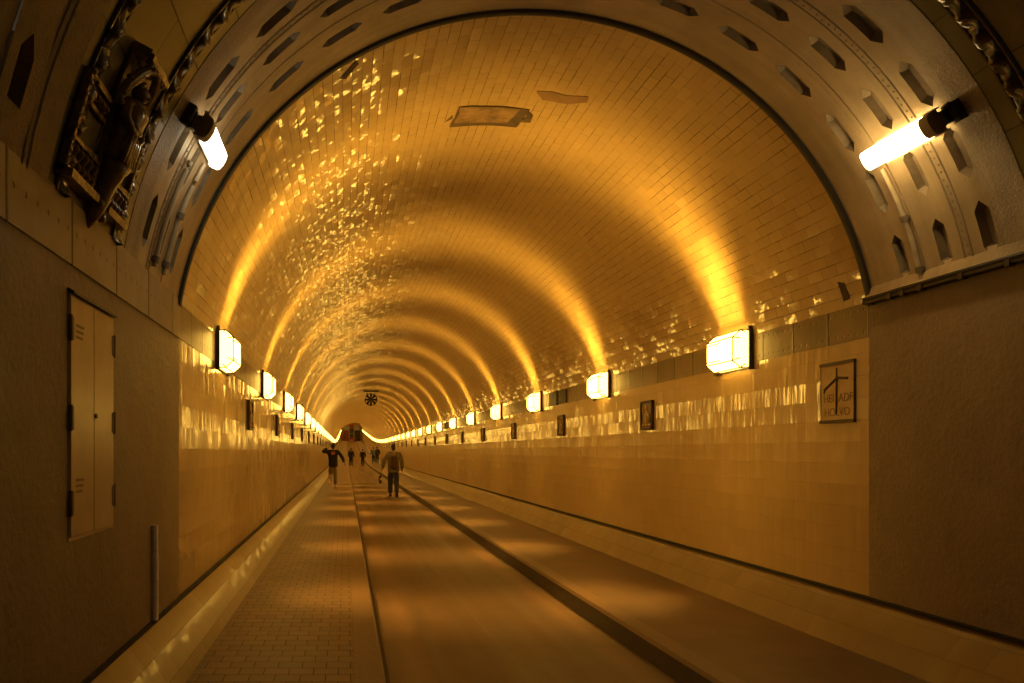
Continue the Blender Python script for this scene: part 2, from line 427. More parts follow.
patch([(81.5, 7.12), (78.5, 7.08), (75.5, 7.09), (71.6, 7.00), (71.4, 7.10), (74.5, 7.24), (79.5, 7.26)], M['plasterpatch'], 0.006, jag=0.15)
patch([(121.6, 6.12), (118.5, 5.98), (118.0, 6.05), (120.5, 6.18)], M['darkpatch'], 0.006, jag=0.1)
patch([(14.9, 6.20), (14.5, 6.13), (11.6, 6.10), (11.4, 6.18)], M['darkpatch'], 0.006, jag=0.1)

# ------------------------------------------------------------------ the mouth of the tunnel
YA0, YA1 = 4.42, 5.86       # steel lining ring next to the tiles
RA = 2.578
def ring_lining():
    m = MB(); n = 108; a0, a1 = 9.6, 170.4
    cell0, per = 15.3 - 5.3, 10.6
    def strip(y0, y1, r0=RA, r1=RA, aa=a0, ab=a1):
        nn = max(2, int(n * (ab - aa) / (a1 - a0)))
        for k in range(nn):
            t0 = aa + (ab - aa) * k / nn; t1 = aa + (ab - aa) * (k+1) / nn
            m.poly([cyl(r0, t0, y0), cyl(r0, t1, y0), cyl(r1, t1, y1), cyl(r1, t0, y1)][::-1],
                   [(y0, math.radians(t0)*R), (y0, math.radians(t1)*R), (y1, math.radians(t1)*R), (y1, math.radians(t0)*R)][::-1])
    def P(da, dy, ca, cy, r=RA): return cyl(r, ca + da, cy + dy)
    def UV(da, dy, ca, cy): return (cy + dy, math.radians(ca + da) * R)
    def cell(ca, cy, hy, ha, w, l, depth):
        # outer outline and pocket outline sampled with the same count
        tipf = 0.66
        hexa = [(l, 0), (l*tipf, w), (-l*tipf, w), (-l, 0), (-l*tipf, -w), (l*tipf, -w)]
        rect = [(ha, 0), (ha, hy), (-ha, hy), (-ha, 0), (-ha, -hy), (ha, -hy)]
        sub = 4; I = []; O = []
        for k in range(6):
            for t in range(sub):
                s = t / sub
                I.append(tuple(hexa[k][c] + (hexa[(k+1) % 6][c] - hexa[k][c]) * s for c in (0, 1)))
                O.append(tuple(rect[k][c] + (rect[(k+1) % 6][c] - rect[k][c]) * s for c in (0, 1)))
        N = len(I); lv = [0.0, 0.34, 0.67, 1.0]
        rings = [[(I[k][0] + (O[k][0]-I[k][0])*f, I[k][1] + (O[k][1]-I[k][1])*f) for k in range(N)] for f in lv]
        for r in range(3):
            for k in range(N):
                j = (k+1) % N
                q4 = [rings[r][k], rings[r][j], rings[r+1][j], rings[r+1][k]]
                m.poly([P(*p, ca, cy) for p in q4], [UV(*p, ca, cy) for p in q4])
        # the pocket: steep sides to a smaller floor
        B = [(p[0]*0.86, p[1]*0.8) for p in I]
        for k in range(N):
            j = (k+1) % N
            m.poly([P(*B[k], ca, cy, RA + depth), P(*B[j], ca, cy, RA + depth), P(*I[j], ca, cy, RA - 0.001), P(*I[k], ca, cy, RA - 0.001)], None, 1)
        m.poly([P(*p, ca, cy, RA + depth) for p in B][::-1], None, 1)
        # a raised lip round the mouth of the pocket
    rows = [(4.74, 0.14, 0.054, 3.7), (5.09, 0.14, 0.05, 3.6), (5.47, 0.14, 0.048, 3.6)]
    for cy, hy, w, l in rows:
        for k in range(15):
            cell(cell0 + 5.3 + per * k, cy, hy, 5.3, w, l, 0.05)
        strip(cy - hy, cy + hy, RA, RA, a0, cell0)
        strip(cy - hy, cy + hy, RA, RA, cell0 + per * 15, a1)
    for y0, y1 in ((YA0, 4.60), (4.88, 4.95), (5.23, 5.33), (5.61, YA1)): strip(y0, y1)
    # edges: the ring stands proud of its neighbours
    strip(YA0, YA0 + 1e-4, RA + 0.05, RA)
    for y in (4.885, 4.945, 5.28):
        m.tube([cyl(RA, a0 + (a1 - a0) * k / 90, y) for k in range(91)], 0.006 if y < 5.2 else 0.004, 5)
    for k in range(150):
        p = cyl(RA, a0 + 1.0 + (a1 - a0 - 2.0) * k / 149, 4.915 + 0.006 * math.sin(k * 1.7)); m.ball(p, 0.007, 6, 4)
    o = m.build('trim_5', [M['lining'], M['pocket']], smooth='auto')
    return struct(o)
M['pocket'] = simple('pocket_paint', (0.24, 0.18, 0.11), 0.6, var=0.3)
ring_lining()

# dark flange between the lining and the tiles
m = MB(); n = 96
fl = [(2.60, 5.83), (2.556, 5.83), (2.55, 5.84), (2.55, 5.87), (2.556, 5.885), (2.60, 5.89)]
for k in range(n):
    t0 = 9.4 + (180 - 18.8) * k / n; t1 = 9.4 + (180 - 18.8) * (k+1) / n
    for j in range(len(fl) - 1):
        m.poly([cyl(fl[j][0], t0, fl[j][1]), cyl(fl[j][0], t1, fl[j][1]), cyl(fl[j+1][0], t1, fl[j+1][1]), cyl(fl[j+1][0], t0, fl[j+1][1])])
struct(m.build('trim_6', M['rim'], smooth='auto'))

# olive tiled ring and the outer steel ring
YO0 = 3.27
struct(sweep('trim_7', arc_prof(2.58, A0 - 0.5, 180 - A0 + 0.5, 96), M['olive'], YO0 - 0.02, YA0 + 0.02, flip=True))
def outer_ring():
    m = MB(); n = 96; a0, a1 = 9.8, 170.2; r = 2.57
    ys = [YN, -1, 1, 2.0, 2.72, YO0]
    PC = (163.6, 2.86)   # one pocket low on the left
    hole = (158.3, 168.9, 2.72, 3.0)
    def q4(t0, t1, y0, y1):
        m.poly([cyl(r, t0, y0), cyl(r, t0, y1), cyl(r, t1, y1), cyl(r, t1, y0)], [(y0, math.radians(t0)*R), (y1, math.radians(t0)*R), (y1, math.radians(t1)*R), (y0, math.radians(t1)*R)])
    angs = [a0 + (hole[0] - a0) * k / 90 for k in range(91)]
    for k in range(90):
        for y0, y1 in ((YN, 0), (0, 2.0), (2.0, 2.72), (2.72, 3.0), (3.0, YO0)): q4(angs[k], angs[k+1], y0, y1)
    an2 = [hole[0] + (hole[1] - hole[0]) * k / 6 for k in range(7)]
    for k in range(6):
        for y0, y1 in ((YN, 0), (0, 2.0), (2.0, 2.72), (3.0, YO0)): q4(an2[k], an2[k+1], y0, y1)
    for y0, y1 in ((YN, 0), (0, 2.0), (2.0, 2.72), (2.72, 3.0), (3.0, YO0)): q4(hole[1], a1, y0, y1)
    ca, cy = PC; l, w = 2.9, 0.055; ha, hy = 5.3, 0.14; tf = 0.45
    hexa = [(-l, 0), (-l*tf, w), (l, w), (l, 0), (l, -w), (-l*tf, -w)]; rect = [(-ha, 0), (-ha, hy), (ha, hy), (ha, 0), (ha, -hy), (-ha, -hy)]
    P = lambda p, rr=r: cyl(rr, ca + p[0], cy + p[1])
    for k in range(6):
        j = (k+1) % 6
        qq = [hexa[k], rect[k], rect[j], hexa[j]]
        m.poly([P(p) for p in qq], [(cy + p[1], math.radians(ca + p[0])*R) for p in qq])
        B0 = (hexa[k][0]*0.85, hexa[k][1]*0.8); B1 = (hexa[j][0]*0.85, hexa[j][1]*0.8)
        m.poly([P(hexa[k], r - .001), P(hexa[j], r - .001), P(B1, r + .09), P(B0, r + .09)], None, 1)
    m.poly([P((p[0]*0.85, p[1]*0.8), r + 0.09) for p in hexa], None, 1)
    for y in (3.01, 3.06):
        m.tube([cyl(r, a0 + (a1 - a0) * k / 90, y) for k in range(91)], 0.007, 5)
    struct(m.build('trim_8', [M['lining'], M['pocket']], smooth='auto'))
outer_ring()
def quad_edge(y, r0, r1, name):
    m = MB(); n = 96
    for k in range(n):
        t0 = 9.8 + 160.4 * k / n; t1 = 9.8 + 160.4 * (k+1) / n
        m.poly([cyl(r0, t0, y), cyl(r0, t1, y), cyl(r1, t1, y), cyl(r1, t0, y)])
    struct(m.build(name, M['rim']))
quad_edge(YO0, 2.57, 2.59, 'trim_9'); quad_edge(YA0 - 0.004, RA, 2.59, 'trim_10')

# ornamental glazed mouldings along both edges of the olive ring
def moulding(y, w, name):
    m = MB(); n = 420; a0, a1 = 10.2, 169.8; pr = 9
    g = []
    for k in range(n + 1):
        t = a0 + (a1 - a0) * k / n; s = math.radians(t) * R
        row = []
        for j in range(pr):
            x = j / (pr - 1) * 2 - 1
            env = math.sqrt(max(0.0, 1 - x * x))
            rope = 0.5 + 0.5 * math.sin(2*PI*(s / 0.15) + x * 1.6)
            leaf = 0.5 + 0.5 * math.sin(2*PI*(s / 0.05) - x * 2.6)
            h = env * (0.016 + 0.026 * rope ** 1.5 + 0.012 * leaf)
            row.append(m.vert(cyl(2.582 - h, t, y + x * w / 2)))
        g.append(row)
    for k in range(n):
        for j in range(pr - 1): m.face((g[k][j], g[k][j+1], g[k+1][j+1], g[k+1][j]))
    for ss in (-1, 1):
        m.tube([cyl(2.575, a0 + (a1 - a0) * k / 90, y + ss * w * 0.5) for k in range(91)], 0.012, 6)
    struct(m.build(name, M['moulding'], smooth='auto'))
moulding(4.23, 0.11, 'trim_11'); moulding(3.42, 0.10, 'trim_12')

# side walls of the mouth
XN = 2.54
struct(sweep('wall_right_mouth', [(XN, 0.35), (XN, 2.53), (2.62, 2.53)], M['stucco'], YN, PY + 0.01, flip=True, smooth=False))
struct(sweep('wall_left_mouth', [(-XN, 2.30), (-XN, 0.35)], M['stucco'], YN, PY + 0.01, flip=True, smooth=False))
for sgn, nm in ((1, 'wall_right_edge'), (-1, 'wall_left_edge')):
    m = MB(); zt = 2.53
    m.poly([(sgn*XN, PY + 0.01, 0.35), (sgn*(HW+0.02), PY + 0.01, 0.35), (sgn*(HW+0.02), PY + 0.01, zt), (sgn*XN, PY + 0.01, zt)])
    struct(m.build(nm, M['stucco']))
# riveted painted plates over the left wall; lip and strip over the right one
struct(sweep('trim_13', [(-2.62, 2.555), (-XN + 0.010, 2.545), (-XN + 0.010, 2.26), (-XN - 0.01, 2.26)], M['band_near'], YN, PY + 0.012, flip=True, smooth=False))
struct(sweep('trim_14', [(2.47, 2.545), (2.50, 2.56), (2.525, 2.65), (2.57, 2.65)], M['lining'], YN, PY - 0.02, flip=True, smooth=False))
m = MB()
m.tube([(2.475, YN, 2.533), (2.475, PY - 0.05, 2.533)], 0.016, 8)
m.box(2.47, 2.60, YN, PY - 0.02, 2.50, 2.548)
struct(m.build('trim_15', M['rim']))
m = MB()
for y in (5.55, 5.42, 5.25, 4.9, 4.55, 4.2, 3.8): m.box(2.462, 2.50, y, y + 0.035, 2.485, 2.535)
struct(m.build('trim_16', M['dark_metal']))

# ------------------------------------------------------------------ hatch on the left wall
hx = -XN
t = tag(empty('service_hatch', (hx, 3.87, 1.04)), 'tan painted two-leaf steel hatch on the left wall of the mouth', 'hatch')
m = MB(); m.box(0.0, 0.004, -0.335, 0.335, -0.012, 1.10); m.build('frame', M['door'], t)
for s in (-1, 1):
    m = MB(); y0, y1 = (-0.325, -0.002) if s < 0 else (0.002, 0.325)
    m.box(0.003, 0.012, y0, y1, 0.004, 1.085)
    d = m.build('door', M['door'], t)
    b = d.modifiers.new('bev', 'BEVEL'); b.width = 0.004; b.segments = 2
    for z0 in (0.10, 0.48, 0.88):
        h = MB(); yc = s * 0.328
        h.tube([(0.012, yc, z0), (0.012, yc, z0 + 0.115)], 0.010, 8); h.box(0.008, 0.015, min(yc, yc - s*0.035), max(yc, yc - s*0.035), z0 + 0.006, z0 + 0.109)
        h.build('hinge', M['hinge'], d)
    if s < 0:
        for zc in (0.20, 0.90):
            h = MB()
            for i in range(3): h.box(0.0121, 0.0128, -0.26, -0.17 + 0.01 * i, zc + i*0.026, zc + i*0.026 + 0.012)
            h.build('stencil_mark', M['hinge'], d)
    else:
        h = MB(); h.tube([(0.012, 0.02, 0.56), (0.020, 0.02, 0.56)], 0.012, 10); h.build('lock', M['dark_metal'], d)
m = MB(); m.prism([(0.0, 1.095), (0.03, 1.088), (0.03, 1.098), (0.0, 1.115)], -0.335, 0.335); m.build('drip_lip', M['dark_metal'], t)

# pale batten standing on the left base
m = MB(); m.tube([(0, 0, 0.0), (0.0, 0, 0.2), (0.0, 0, 0.4), (0, 0, 0.60)], [0.024, 0.025, 0.024, 0.022], 8)
m.box(-0.012, 0.004, -0.018, 0.018, 0.02, 0.58)
o = m.build('wooden_batten', M['batten']); o.location = (-XN + 0.018, 5.07, 0.36)
tag(o, 'short pale upright batten fixed to the left wall above the sloping base', 'batten')

# ------------------------------------------------------------------ conduits on the lining
def conduit(y, a_from, a_to, label, r=0.016, couplings=()):
    t = tag(empty('conduit', cyl(RA - 0.02, a_from, y)), label, 'conduit')
    L = Vector(t.location)
    m = MB(); n = 24
    m.tube([Vector(cyl(RA - 0.02, a_from + (a_to - a_from) * k / n, y)) - L for k in range(n + 1)], r, 10)
    m.build('pipe', M['conduit'], t, smooth='auto')
    for a in couplings:
        c = MB(); p0 = Vector(cyl(RA - 0.02, a - 0.45, y)) - L; p1 = Vector(cyl(RA - 0.02, a + 0.45, y)) - L
        c.tube([p0, p1], r * 1.55, 10); d = Vector(cyl(RA, a, y)) - L
        c.box(d.x - 0.012, d.x + 0.012, d.y - 0.03, d.y + 0.03, d.z - 0.012, d.z + 0.012)
        c.build('clamp', M['hinge'], t)
    return t
conduit(5.31, 11.3, 28.6, 'pale conduit curving down the right lining from the fluorescent lamp', couplings=(12.6, 20.5))
conduit(5.25, 168.4, 151.0, 'pale conduit curving down the left lining nearest the tiled tunnel', couplings=(167.0, 159.5))
conduit(4.99, 168.6, 153.0, 'pale conduit on the left lining ending in a bent foot above the riveted plates', couplings=(167.6,))

# ------------------------------------------------------------------ fluorescent lamps on the lining
def strip_lamp(ang, y0, y1, mat, label, side):
    r = 2.44
    a = math.radians(ang)
    t = tag(empty('fluorescent_lamp', cyl(RA, ang, y0)), label, 'lamp')
    # local frame: radial inward n, tangent g, along tunnel y
    n = Vector((-math.cos(a), 0, -math.sin(a))); g = Vector((-math.sin(a), 0, math.cos(a)))
    def F(p): # (tangent, along, inward from the lining)
        return g * p[0] + Vector((0, p[1], 0)) + n * p[2]
    L = y1 - y0
    m = MB(); m.prism([(-0.035, 0.04), (-0.05, 0.085), (0.05, 0.085), (0.035, 0.04)], 0.0, L); m.build('housing', M['grey_metal'], t, map_fn=F)
    for s in (-1, 1):
        m = MB(); m.prism([(s*0.066, 0.085), (s*0.068, 0.112), (s*0.078, 0.112), (s*0.074, 0.085)], -0.03, L - 0.12)
        m.build('reflector_edge', M['grey_metal'], t, map_fn=F)
    pr = [(0.064*math.cos(PI*k/12), 0.085 + 0.07*math.sin(PI*k/12)**0.3) for k in range(13)]
    m = MB(); m.prism(pr, 0.075, L); m.build('diffuser', mat, t, map_fn=F)
    pr = [(0.068*math.cos(PI*k/12), 0.08 + 0.08*math.sin(PI*k/12)**0.3) for k in range(13)]
    m = MB(); m.prism(pr, 0.0, 0.075); m.build('end_cap', M['grey_metal'], t, map_fn=F)
    m = MB(); m.box(-0.045, 0.045, -0.03, 0.05, -0.01, 0.055); m.box(-0.06, 0.06, -0.075, -0.03, -0.01, 0.05);
    m.build('bracket', M['dark_metal'], t, map_fn=F)
    m = MB(); m.tube([(0.03, -0.09, 0.04), (0.06, -0.08, 0.07), (0.05, -0.02, 0.06)], 0.012, 6); m.build('cable', M['dark_metal'], t, map_fn=F)
    m = MB(); m.box(-0.02, 0.02, L - 0.18, L - 0.12, -0.01, 0.055); m.build('clip', M['dark_metal'], t, map_fn=F)
strip_lamp(30.8, 4.64, 5.25, M['tube_right'], 'lit tube lamp on the right side of the steel lining ring', 1)
strip_lamp(149.9, 4.63, 5.17, M['tube_left'], 'lit tube lamp on the left side of the steel lining ring', -1)

# ------------------------------------------------------------------ glazed ceramic relief on the olive ring
def ceramic_relief():
    ca0, yc = 168.0, 3.78          # foot of the relief and its centre line
    t = tag(empty('ceramic_relief', cyl(2.58, ca0, yc)), 'dark glazed ceramic relief of a robed figure under a canopy on olive tiles', 'relief')
    L = Vector(t.location)
    def W(p):   # (along the tunnel, up the wall, out of the wall)
        return Vector(cyl(2.58 - p[2], ca0 - math.degrees(p[1] * 0.80 / R), yc + p[0])) - L
    def part(name, m, mat=M['glaze'], smooth='auto'): return m.build(name, mat, t, smooth=smooth, map_fn=W)
    for s in (-1, 1):
        x0, x1 = (-0.44, -0.08) if s < 0 else (0.08, 0.40)
        m = MB(); m.box(x0, x1, -0.025, 0.02, 0, 0.075); m.box(x0, x1, 0.02, 0.035, 0, 0.05); part('ledge', m)
        m = MB()
        nb = 6
        for k in range(nb):
            x = x0 + 0.02 + (x1 - x0 - 0.04) * k / (nb - 1)
            m.tube([(x, 0.04, 0.02), (x, 0.075, 0.03), (x, 0.11, 0.022), (x, 0.15, 0.032), (x, 0.19, 0.02)], [0.013, 0.021, 0.012, 0.019, 0.012], 8)
        m.box(x0, x1, 0.185, 0.205, 0, 0.045)
        m.tube([(x0, 0.20, 0.03), (x1, 0.22, 0.03)], 0.012, 6)
        part('balustrade', m)
        m = MB(); fx0, fx1 = x0 + 0.0, x1
        for x in (fx0, fx1 - 0.022): m.box(x, x + 0.022, 0.0, 0.56, 0, 0.035)
        m.box(fx0 + 0.022, fx1 - 0.022, 0.545, 0.56, 0, 0.03)
        for k in range(9):
            m.ball(((fx0 if s < 0 else fx1 - 0.022) + 0.011, 0.06 + k * 0.062, 0.035), (0.017, 0.022, 0.014), 8, 5)
        part('frame', m)
        m = MB(); xc = (x0 + x1) / 2
        m.box(xc - 0.10, xc + 0.10, 0.405, 0.425, 0, 0.04); m.box(xc - 0.10, xc + 0.10, 0.52, 0.54, 0, 0.04)
        for k in range(3):
            m.ball((xc - 0.065 + 0.065*k, 0.472, 0.01), (0.03, 0.042, 0.035), 8, 6)
            m.ball((xc - 0.065 + 0.065*k, 0.472, 0.04), (0.013, 0.02, 0.014), 8, 5)
        part('boss', m)
        m = MB(); m.box(x0 + 0.024, x1 - 0.024, 0.23, 0.40, 0, 0.012); part('window_panel', m, M['olive_part'])
    # console below the figure
    m = MB()
    m.tube([(0, -0.16, 0.012), (0, -0.10, 0.03), (0, 0.0, 0.05), (0, 0.10, 0.055), (0, 0.20, 0.07), (0, 0.26, 0.075)], [0.008, 0.03, 0.04, 0.052, 0.062, 0.085], 10)
    for k in range(5): m.ball((0.028*(-1)**k, -0.08 + k*0.07, 0.06), (0.026, 0.032, 0.026), 8, 5)
    part('console', m, smooth=True)
    # robed figure
    m = MB()
    m.tube([(0, 0.25, 0.06), (0, 0.36, 0.065), (0.005, 0.48, 0.07), (0, 0.58, 0.07), (0, 0.64, 0.06), (0, 0.66, 0.06)], [0.085, 0.078, 0.072, 0.085, 0.07, 0.03], 14)
    for s in (-1, 1):
        m.tube([(s*0.082, 0.61, 0.07), (s*0.105, 0.52, 0.085), (s*0.06, 0.45, 0.13), (s*0.015, 0.47, 0.145)], [0.03, 0.03, 0.024, 0.02], 8)
    for k in range(5):
        x = -0.06 + 0.03 * k
        m.tube([(x*1.2, 0.26, 0.13), (x*1.05, 0.38, 0.135), (x*0.8, 0.50, 0.135)], [0.014, 0.012, 0.006], 6)
    m.ball((0, 0.705, 0.075), (0.042, 0.052, 0.045), 12, 9); m.ball((0, 0.70, 0.118), (0.009, 0.016, 0.011), 6, 5)
    m.tube([(-0.045, 0.725, 0.075), (0, 0.775, 0.07), (0.045, 0.725, 0.075)], 0.014, 6)
    part('figure', m, smooth=True)
    # canopy over it
    m = MB()
    arc = [(-0.14, 0.55, 0.04), (-0.14, 0.68, 0.06), (-0.11, 0.78, 0.08), (-0.06, 0.84, 0.09), (0, 0.865, 0.10), (0.06, 0.84, 0.09), (0.11, 0.78, 0.08), (0.14, 0.68, 0.06), (0.14, 0.55, 0.04)]
    m.tube(arc, 0.024, 8)
    m.box(-0.15, 0.15, 0.865, 0.90, 0, 0.12); m.box(-0.13, 0.13, 0.90, 0.93, 0, 0.09)
    for k in range(6): m.ball((-0.11 + 0.044*k, 0.855, 0.10), 0.022, 8, 5)
    for s in (-1, 1):
        for k in range(4): m.ball((s*0.14, 0.57 + k*0.05, 0.06), (0.024, 0.022, 0.02), 8, 5)
    part('canopy', m, smooth='auto')
    m = MB(); m.box(-0.13, 0.13, 0.25, 0.86, 0, 0.012); part('niche', m)
ceramic_relief()

# ------------------------------------------------------------------ wall lanterns
ORD = ['first','second','third','fourth','fifth','sixth','seventh','eighth','ninth','tenth','eleventh','twelfth','thirteenth','fourteenth','fifteenth','sixteenth','seventeenth','eighteenth','nineteenth','twentieth']
def ordinal(n):
    if n <= 20: return ORD[n-1]
    tens = {2: ('twenty','twentieth'), 3: ('thirty','thirtieth'), 4: ('forty','fortieth'), 5: ('fifty','fiftieth')}[n // 10]
    return tens[1] if n % 10 == 0 else tens[0] + '-' + ORD[n % 10 - 1]

def make_lantern():
    t = empty('wall_lantern', (0, 0, 0))
    m = MB(); m.box(0.0, 0.018, -0.40, 0.40, -0.215, 0.215); m.build('back_plate', M['dark_metal'], t)
    full = [(0.018, -0.20), (0.085, -0.20), (0.165, -0.125), (0.165, 0.125), (0.085, 0.20), (0.018, 0.20)]
    small = [(0.018, -0.17), (0.07, -0.17), (0.12, -0.105), (0.12, 0.105), (0.07, 0.17), (0.018, 0.17)]
    m = MB(); secs = [(-0.385, small), (-0.31, full), (0.31, full), (0.385, small)]
    g = [[m.vert((x, y, z)) for x, z in pr] for y, pr in secs]
    for a in range(3):
        for k in range(6):
            j = (k+1) % 6
            if k == 5: continue
            m.face((g[a][k], g[a][j], g[a+1][j], g[a+1][k]), None, 0 if a == 1 else 1)
    m.face(g[0][::-1], None, 1); m.face(g[3], None, 1)
    m.build('diffuser', [M['glass'], M['glass_end']], t)
    m = MB()
    for y, pr in secs[1:3]:
        P = [(x + 0.004 * (x > 0.02), y, z * 1.02) for x, z in pr]
        for k in range(5): m.tube([P[k], P[k+1]], 0.0075, 5)
    for k in (1, 2, 3, 4):
        P = [(pr[k][0] + 0.005, y, pr[k][1] * 1.025) for y, pr in secs]
        m.tube(P, 0.0075, 5)
    for z in (-0.06, 0.06): m.tube([(0.17, -0.31, z * 1.6), (0.17, 0.0, z * 1.6)], 0.006, 5)
    m.build('wire_guard', M['dark_metal'], t)
    t.scale = (0.94, 0.88, 0.88)
    for s in (-1, 1):
        m = MB(); m.box(0.0, 0.045, s*0.405 - 0.011, s*0.405 + 0.011, -0.235, 0.235); m.build('end_bar', M['dark_metal'], t)
    return t
BEAMS = []
for el, pw, sprd in ((74, 21, 66), (30, 20, 66), (-16, 10, 60), (-58, 13, 52)):
    ld = bpy.data.lights.new('lantern_light', 'AREA'); ld.shape = 'RECTANGLE'; ld.size = 0.16; ld.size_y = 0.56
    ld.energy = pw; ld.color = LAMP; ld.spread = math.radians(sprd)
    BEAMS.append((el, ld))
def add_beams(t):
    for el, ld in BEAMS:
        o = bpy.data.objects.new('lantern_light', ld); COL.objects.link(o); o.parent = t
        e = math.radians(el); d = Vector((math.cos(e), 0, math.sin(e)))
        zl = d; yl = Vector((0, 1, 0)); 
        # a light shines along its own -Z; keep its long side along the tunnel
        zax = -d; yax = Vector((0, 1, 0)); xax = yax.cross(zax)
        c = Vector((0.09, 0, 0)) + Vector((d.x * 0.10, 0, d.z * 0.20))
        o.matrix_local = Matrix(((xax.x, yax.x, zax.x, c.x), (xax.y, yax.y, zax.y, c.y), (xax.z, yax.z, zax.z, c.z), (0, 0, 0, 1)))
proto = make_lantern(); first = True
LY0, LDY = 7.93, 4.08
NL = int((END - 2.5 - LY0) / LDY) + 1
for side, sn in ((-1, 'left'), (1, 'right')):
    for i in range(NL):
        y = LY0 + LDY * i
        o = proto if first else copy_tree(proto); first = False
        o.location = (side * (HW - 0.004), y, 2.41 + rise(y)); o.rotation_euler = (0, 0, 0 if side < 0 else PI)
        add_beams(o)
        lab = 'lit box lantern on the %s wall, %s from the tunnel mouth' % (sn, ordinal(i + 1))
        tag(o, lab, 'lantern', 'lit lanterns along the tunnel walls')

# ------------------------------------------------------------------ reliefs on the tiled walls
M['clay'] = simple('tan_clay_relief', (0.44, 0.29, 0.13), 0.4, var=0.15)
M['clayline'] = simple('dark_clay_line', (0.05, 0.025, 0.012), 0.5)
M['clayletter'] = simple('brown_letter_glaze', (0.19, 0.10, 0.045), 0.5)
M['claydark'] = simple('dark_clay_relief', (0.10, 0.055, 0.028), 0.3, var=0.4, scale=20)
def letters(body, size, loc, parent):
    cu = bpy.data.curves.new('lettering', 'FONT'); cu.body = body; cu.size = size; cu.extrude = 0.003; cu.align_x = 'CENTER'
    o = bpy.data.objects.new('lettering', cu); COL.objects.link(o)
    dg = bpy.context.evaluated_depsgraph_get()
    me = bpy.data.meshes.new_from_object(o.evaluated_get(dg)); COL.objects.unlink(o); bpy.data.objects.remove(o)
    me.materials.clear(); me.materials.append(M['clayletter'])
    n = bpy.data.objects.new('lettering', me); COL.objects.link(n); n.parent = parent
    # local: the plaque faces -x on the right wall; read from the middle of the tunnel, so text runs along -y
    n.matrix_local = Matrix(((0, 0, -1, loc[0]), (-1, 0, 0, loc[1]), (0, 1, 0, loc[2]), (0, 0, 0, 1)))
    return n
t = tag(empty('wall_plaque', (HW, 6.27, 1.89)), 'tan lettered plaque with dark mast drawing on the right wall, nearest the mouth', 'plaque')
m = MB(); m.box(-0.012, 0.004, -0.21, 0.21, -0.23, 0.23); m.build('panel', M['clay'], t)
m = MB()
m.box(-0.022, 0, -0.218, 0.218, 0.215, 0.24); m.box(-0.022, 0, -0.218, 0.218, -0.24, -0.215)
m.box(-0.015, 0, -0.214, -0.208, -0.23, 0.23); m.box(-0.015, 0, 0.208, 0.214, -0.23, 0.23)
m.build('frame', M['clayline'], t)
m = MB(); X = -0.014
m.tube([(X, 0.0, 0.19), (X, 0.0, -0.08), (X, 0.006, -0.17)], [0.006, 0.01, 0.005], 6)
m.tube([(X, 0.0, 0.11), (X, 0.16, 0.03)], 0.011, 6); m.tube([(X, 0.0, 0.115), (X, -0.14, 0.10)], 0.011, 6)
m.tube([(X, 0.16, 0.03), (X, 0.165, 0.0)], 0.006, 6)
m.ball((X, 0, 0.11), (0.008, 0.022, 0.024), 8, 6)
m.build('drawing', M['clayline'], t)
letters('HEI', 0.095, (-0.011, 0.105, -0.075), t); letters('ADF', 0.095, (-0.011, -0.11, -0.075), t)
letters('HOLVO', 0.095, (-0.011, 0.0, -0.185), t)

def make_relief():
    t = empty('wall_relief', (0, 0, 0))
    m = MB(); m.box(0.0, 0.02, -0.19, 0.19, -0.18, 0.18); m.build('panel', M['claydark'], t)
    m = MB()
    for a in (-1, 1):
        m.box(0.0, 0.034, -0.195, 0.195, a*0.172 - 0.014, a*0.172 + 0.014); m.box(0.0, 0.034, a*0.182 - 0.013, a*0.182 + 0.013, -0.18, 0.18)
    m.build('frame', M['clayline'], t)
    m = MB()
    m.ball((0.022, 0.0, -0.02), (0.02, 0.05, 0.10), 10, 8); m.ball((0.022, -0.01, 0.09), (0.018, 0.03, 0.04), 10, 8)
    m.tube([(0.026, 0.05, 0.02), (0.03, 0.10, -0.02), (0.026, 0.12, -0.10)], [0.016, 0.014, 0.01], 6)
    m.tube([(0.026, -0.05, 0.02), (0.03, -0.09, 0.06), (0.026, -0.12, 0.12)], [0.016, 0.014, 0.01], 6)
    for k in range(3): m.ball((0.02, -0.10 + 0.1*k, -0.13), (0.018, 0.045, 0.022), 8, 6)
    m.build('figure', M['clay'], t, smooth=True)
    return t
rp = make_relief(); first = True
for side, sn in ((-1, 'left'), (1, 'right')):
    for i in range(30):
        y = 10.22 + 4.08 * i
        o = rp if first else copy_tree(rp); first = False
        o.location = (side * HW, y, 1.885 + rise(y)); o.rotation_euler = (0, 0, 0 if side < 0 else PI)
        tag(o, 'small dark framed relief on the %s wall, %s from the tunnel mouth' % (sn, ordinal(i + 1)), 'relief', 'dark reliefs along the tunnel walls')

# dark cover plates let into the band on the right
for y, w, lab in ((14.55, 1.15, 'dark steel cover plate in the right band beyond the second lantern'), (30.9, 1.4, 'dark steel cover plate in the right band farther down the tunnel'),):
    t = tag(empty('cover_plate', (HW, y, 2.40)), lab, 'cover plate')
    m = MB()
    m.box(-0.022, 0.0, -w/2, -0.02, -0.12, 0.12); m.box(-0.022, 0.0, 0.02, w/2, -0.12, 0.12); m.build('plate', M['rim'], t)
    m = MB(); m.box(-0.03, 0.0, -0.022, 0.022, -0.13, 0.13); m.build('middle_bar', M['black'], t)

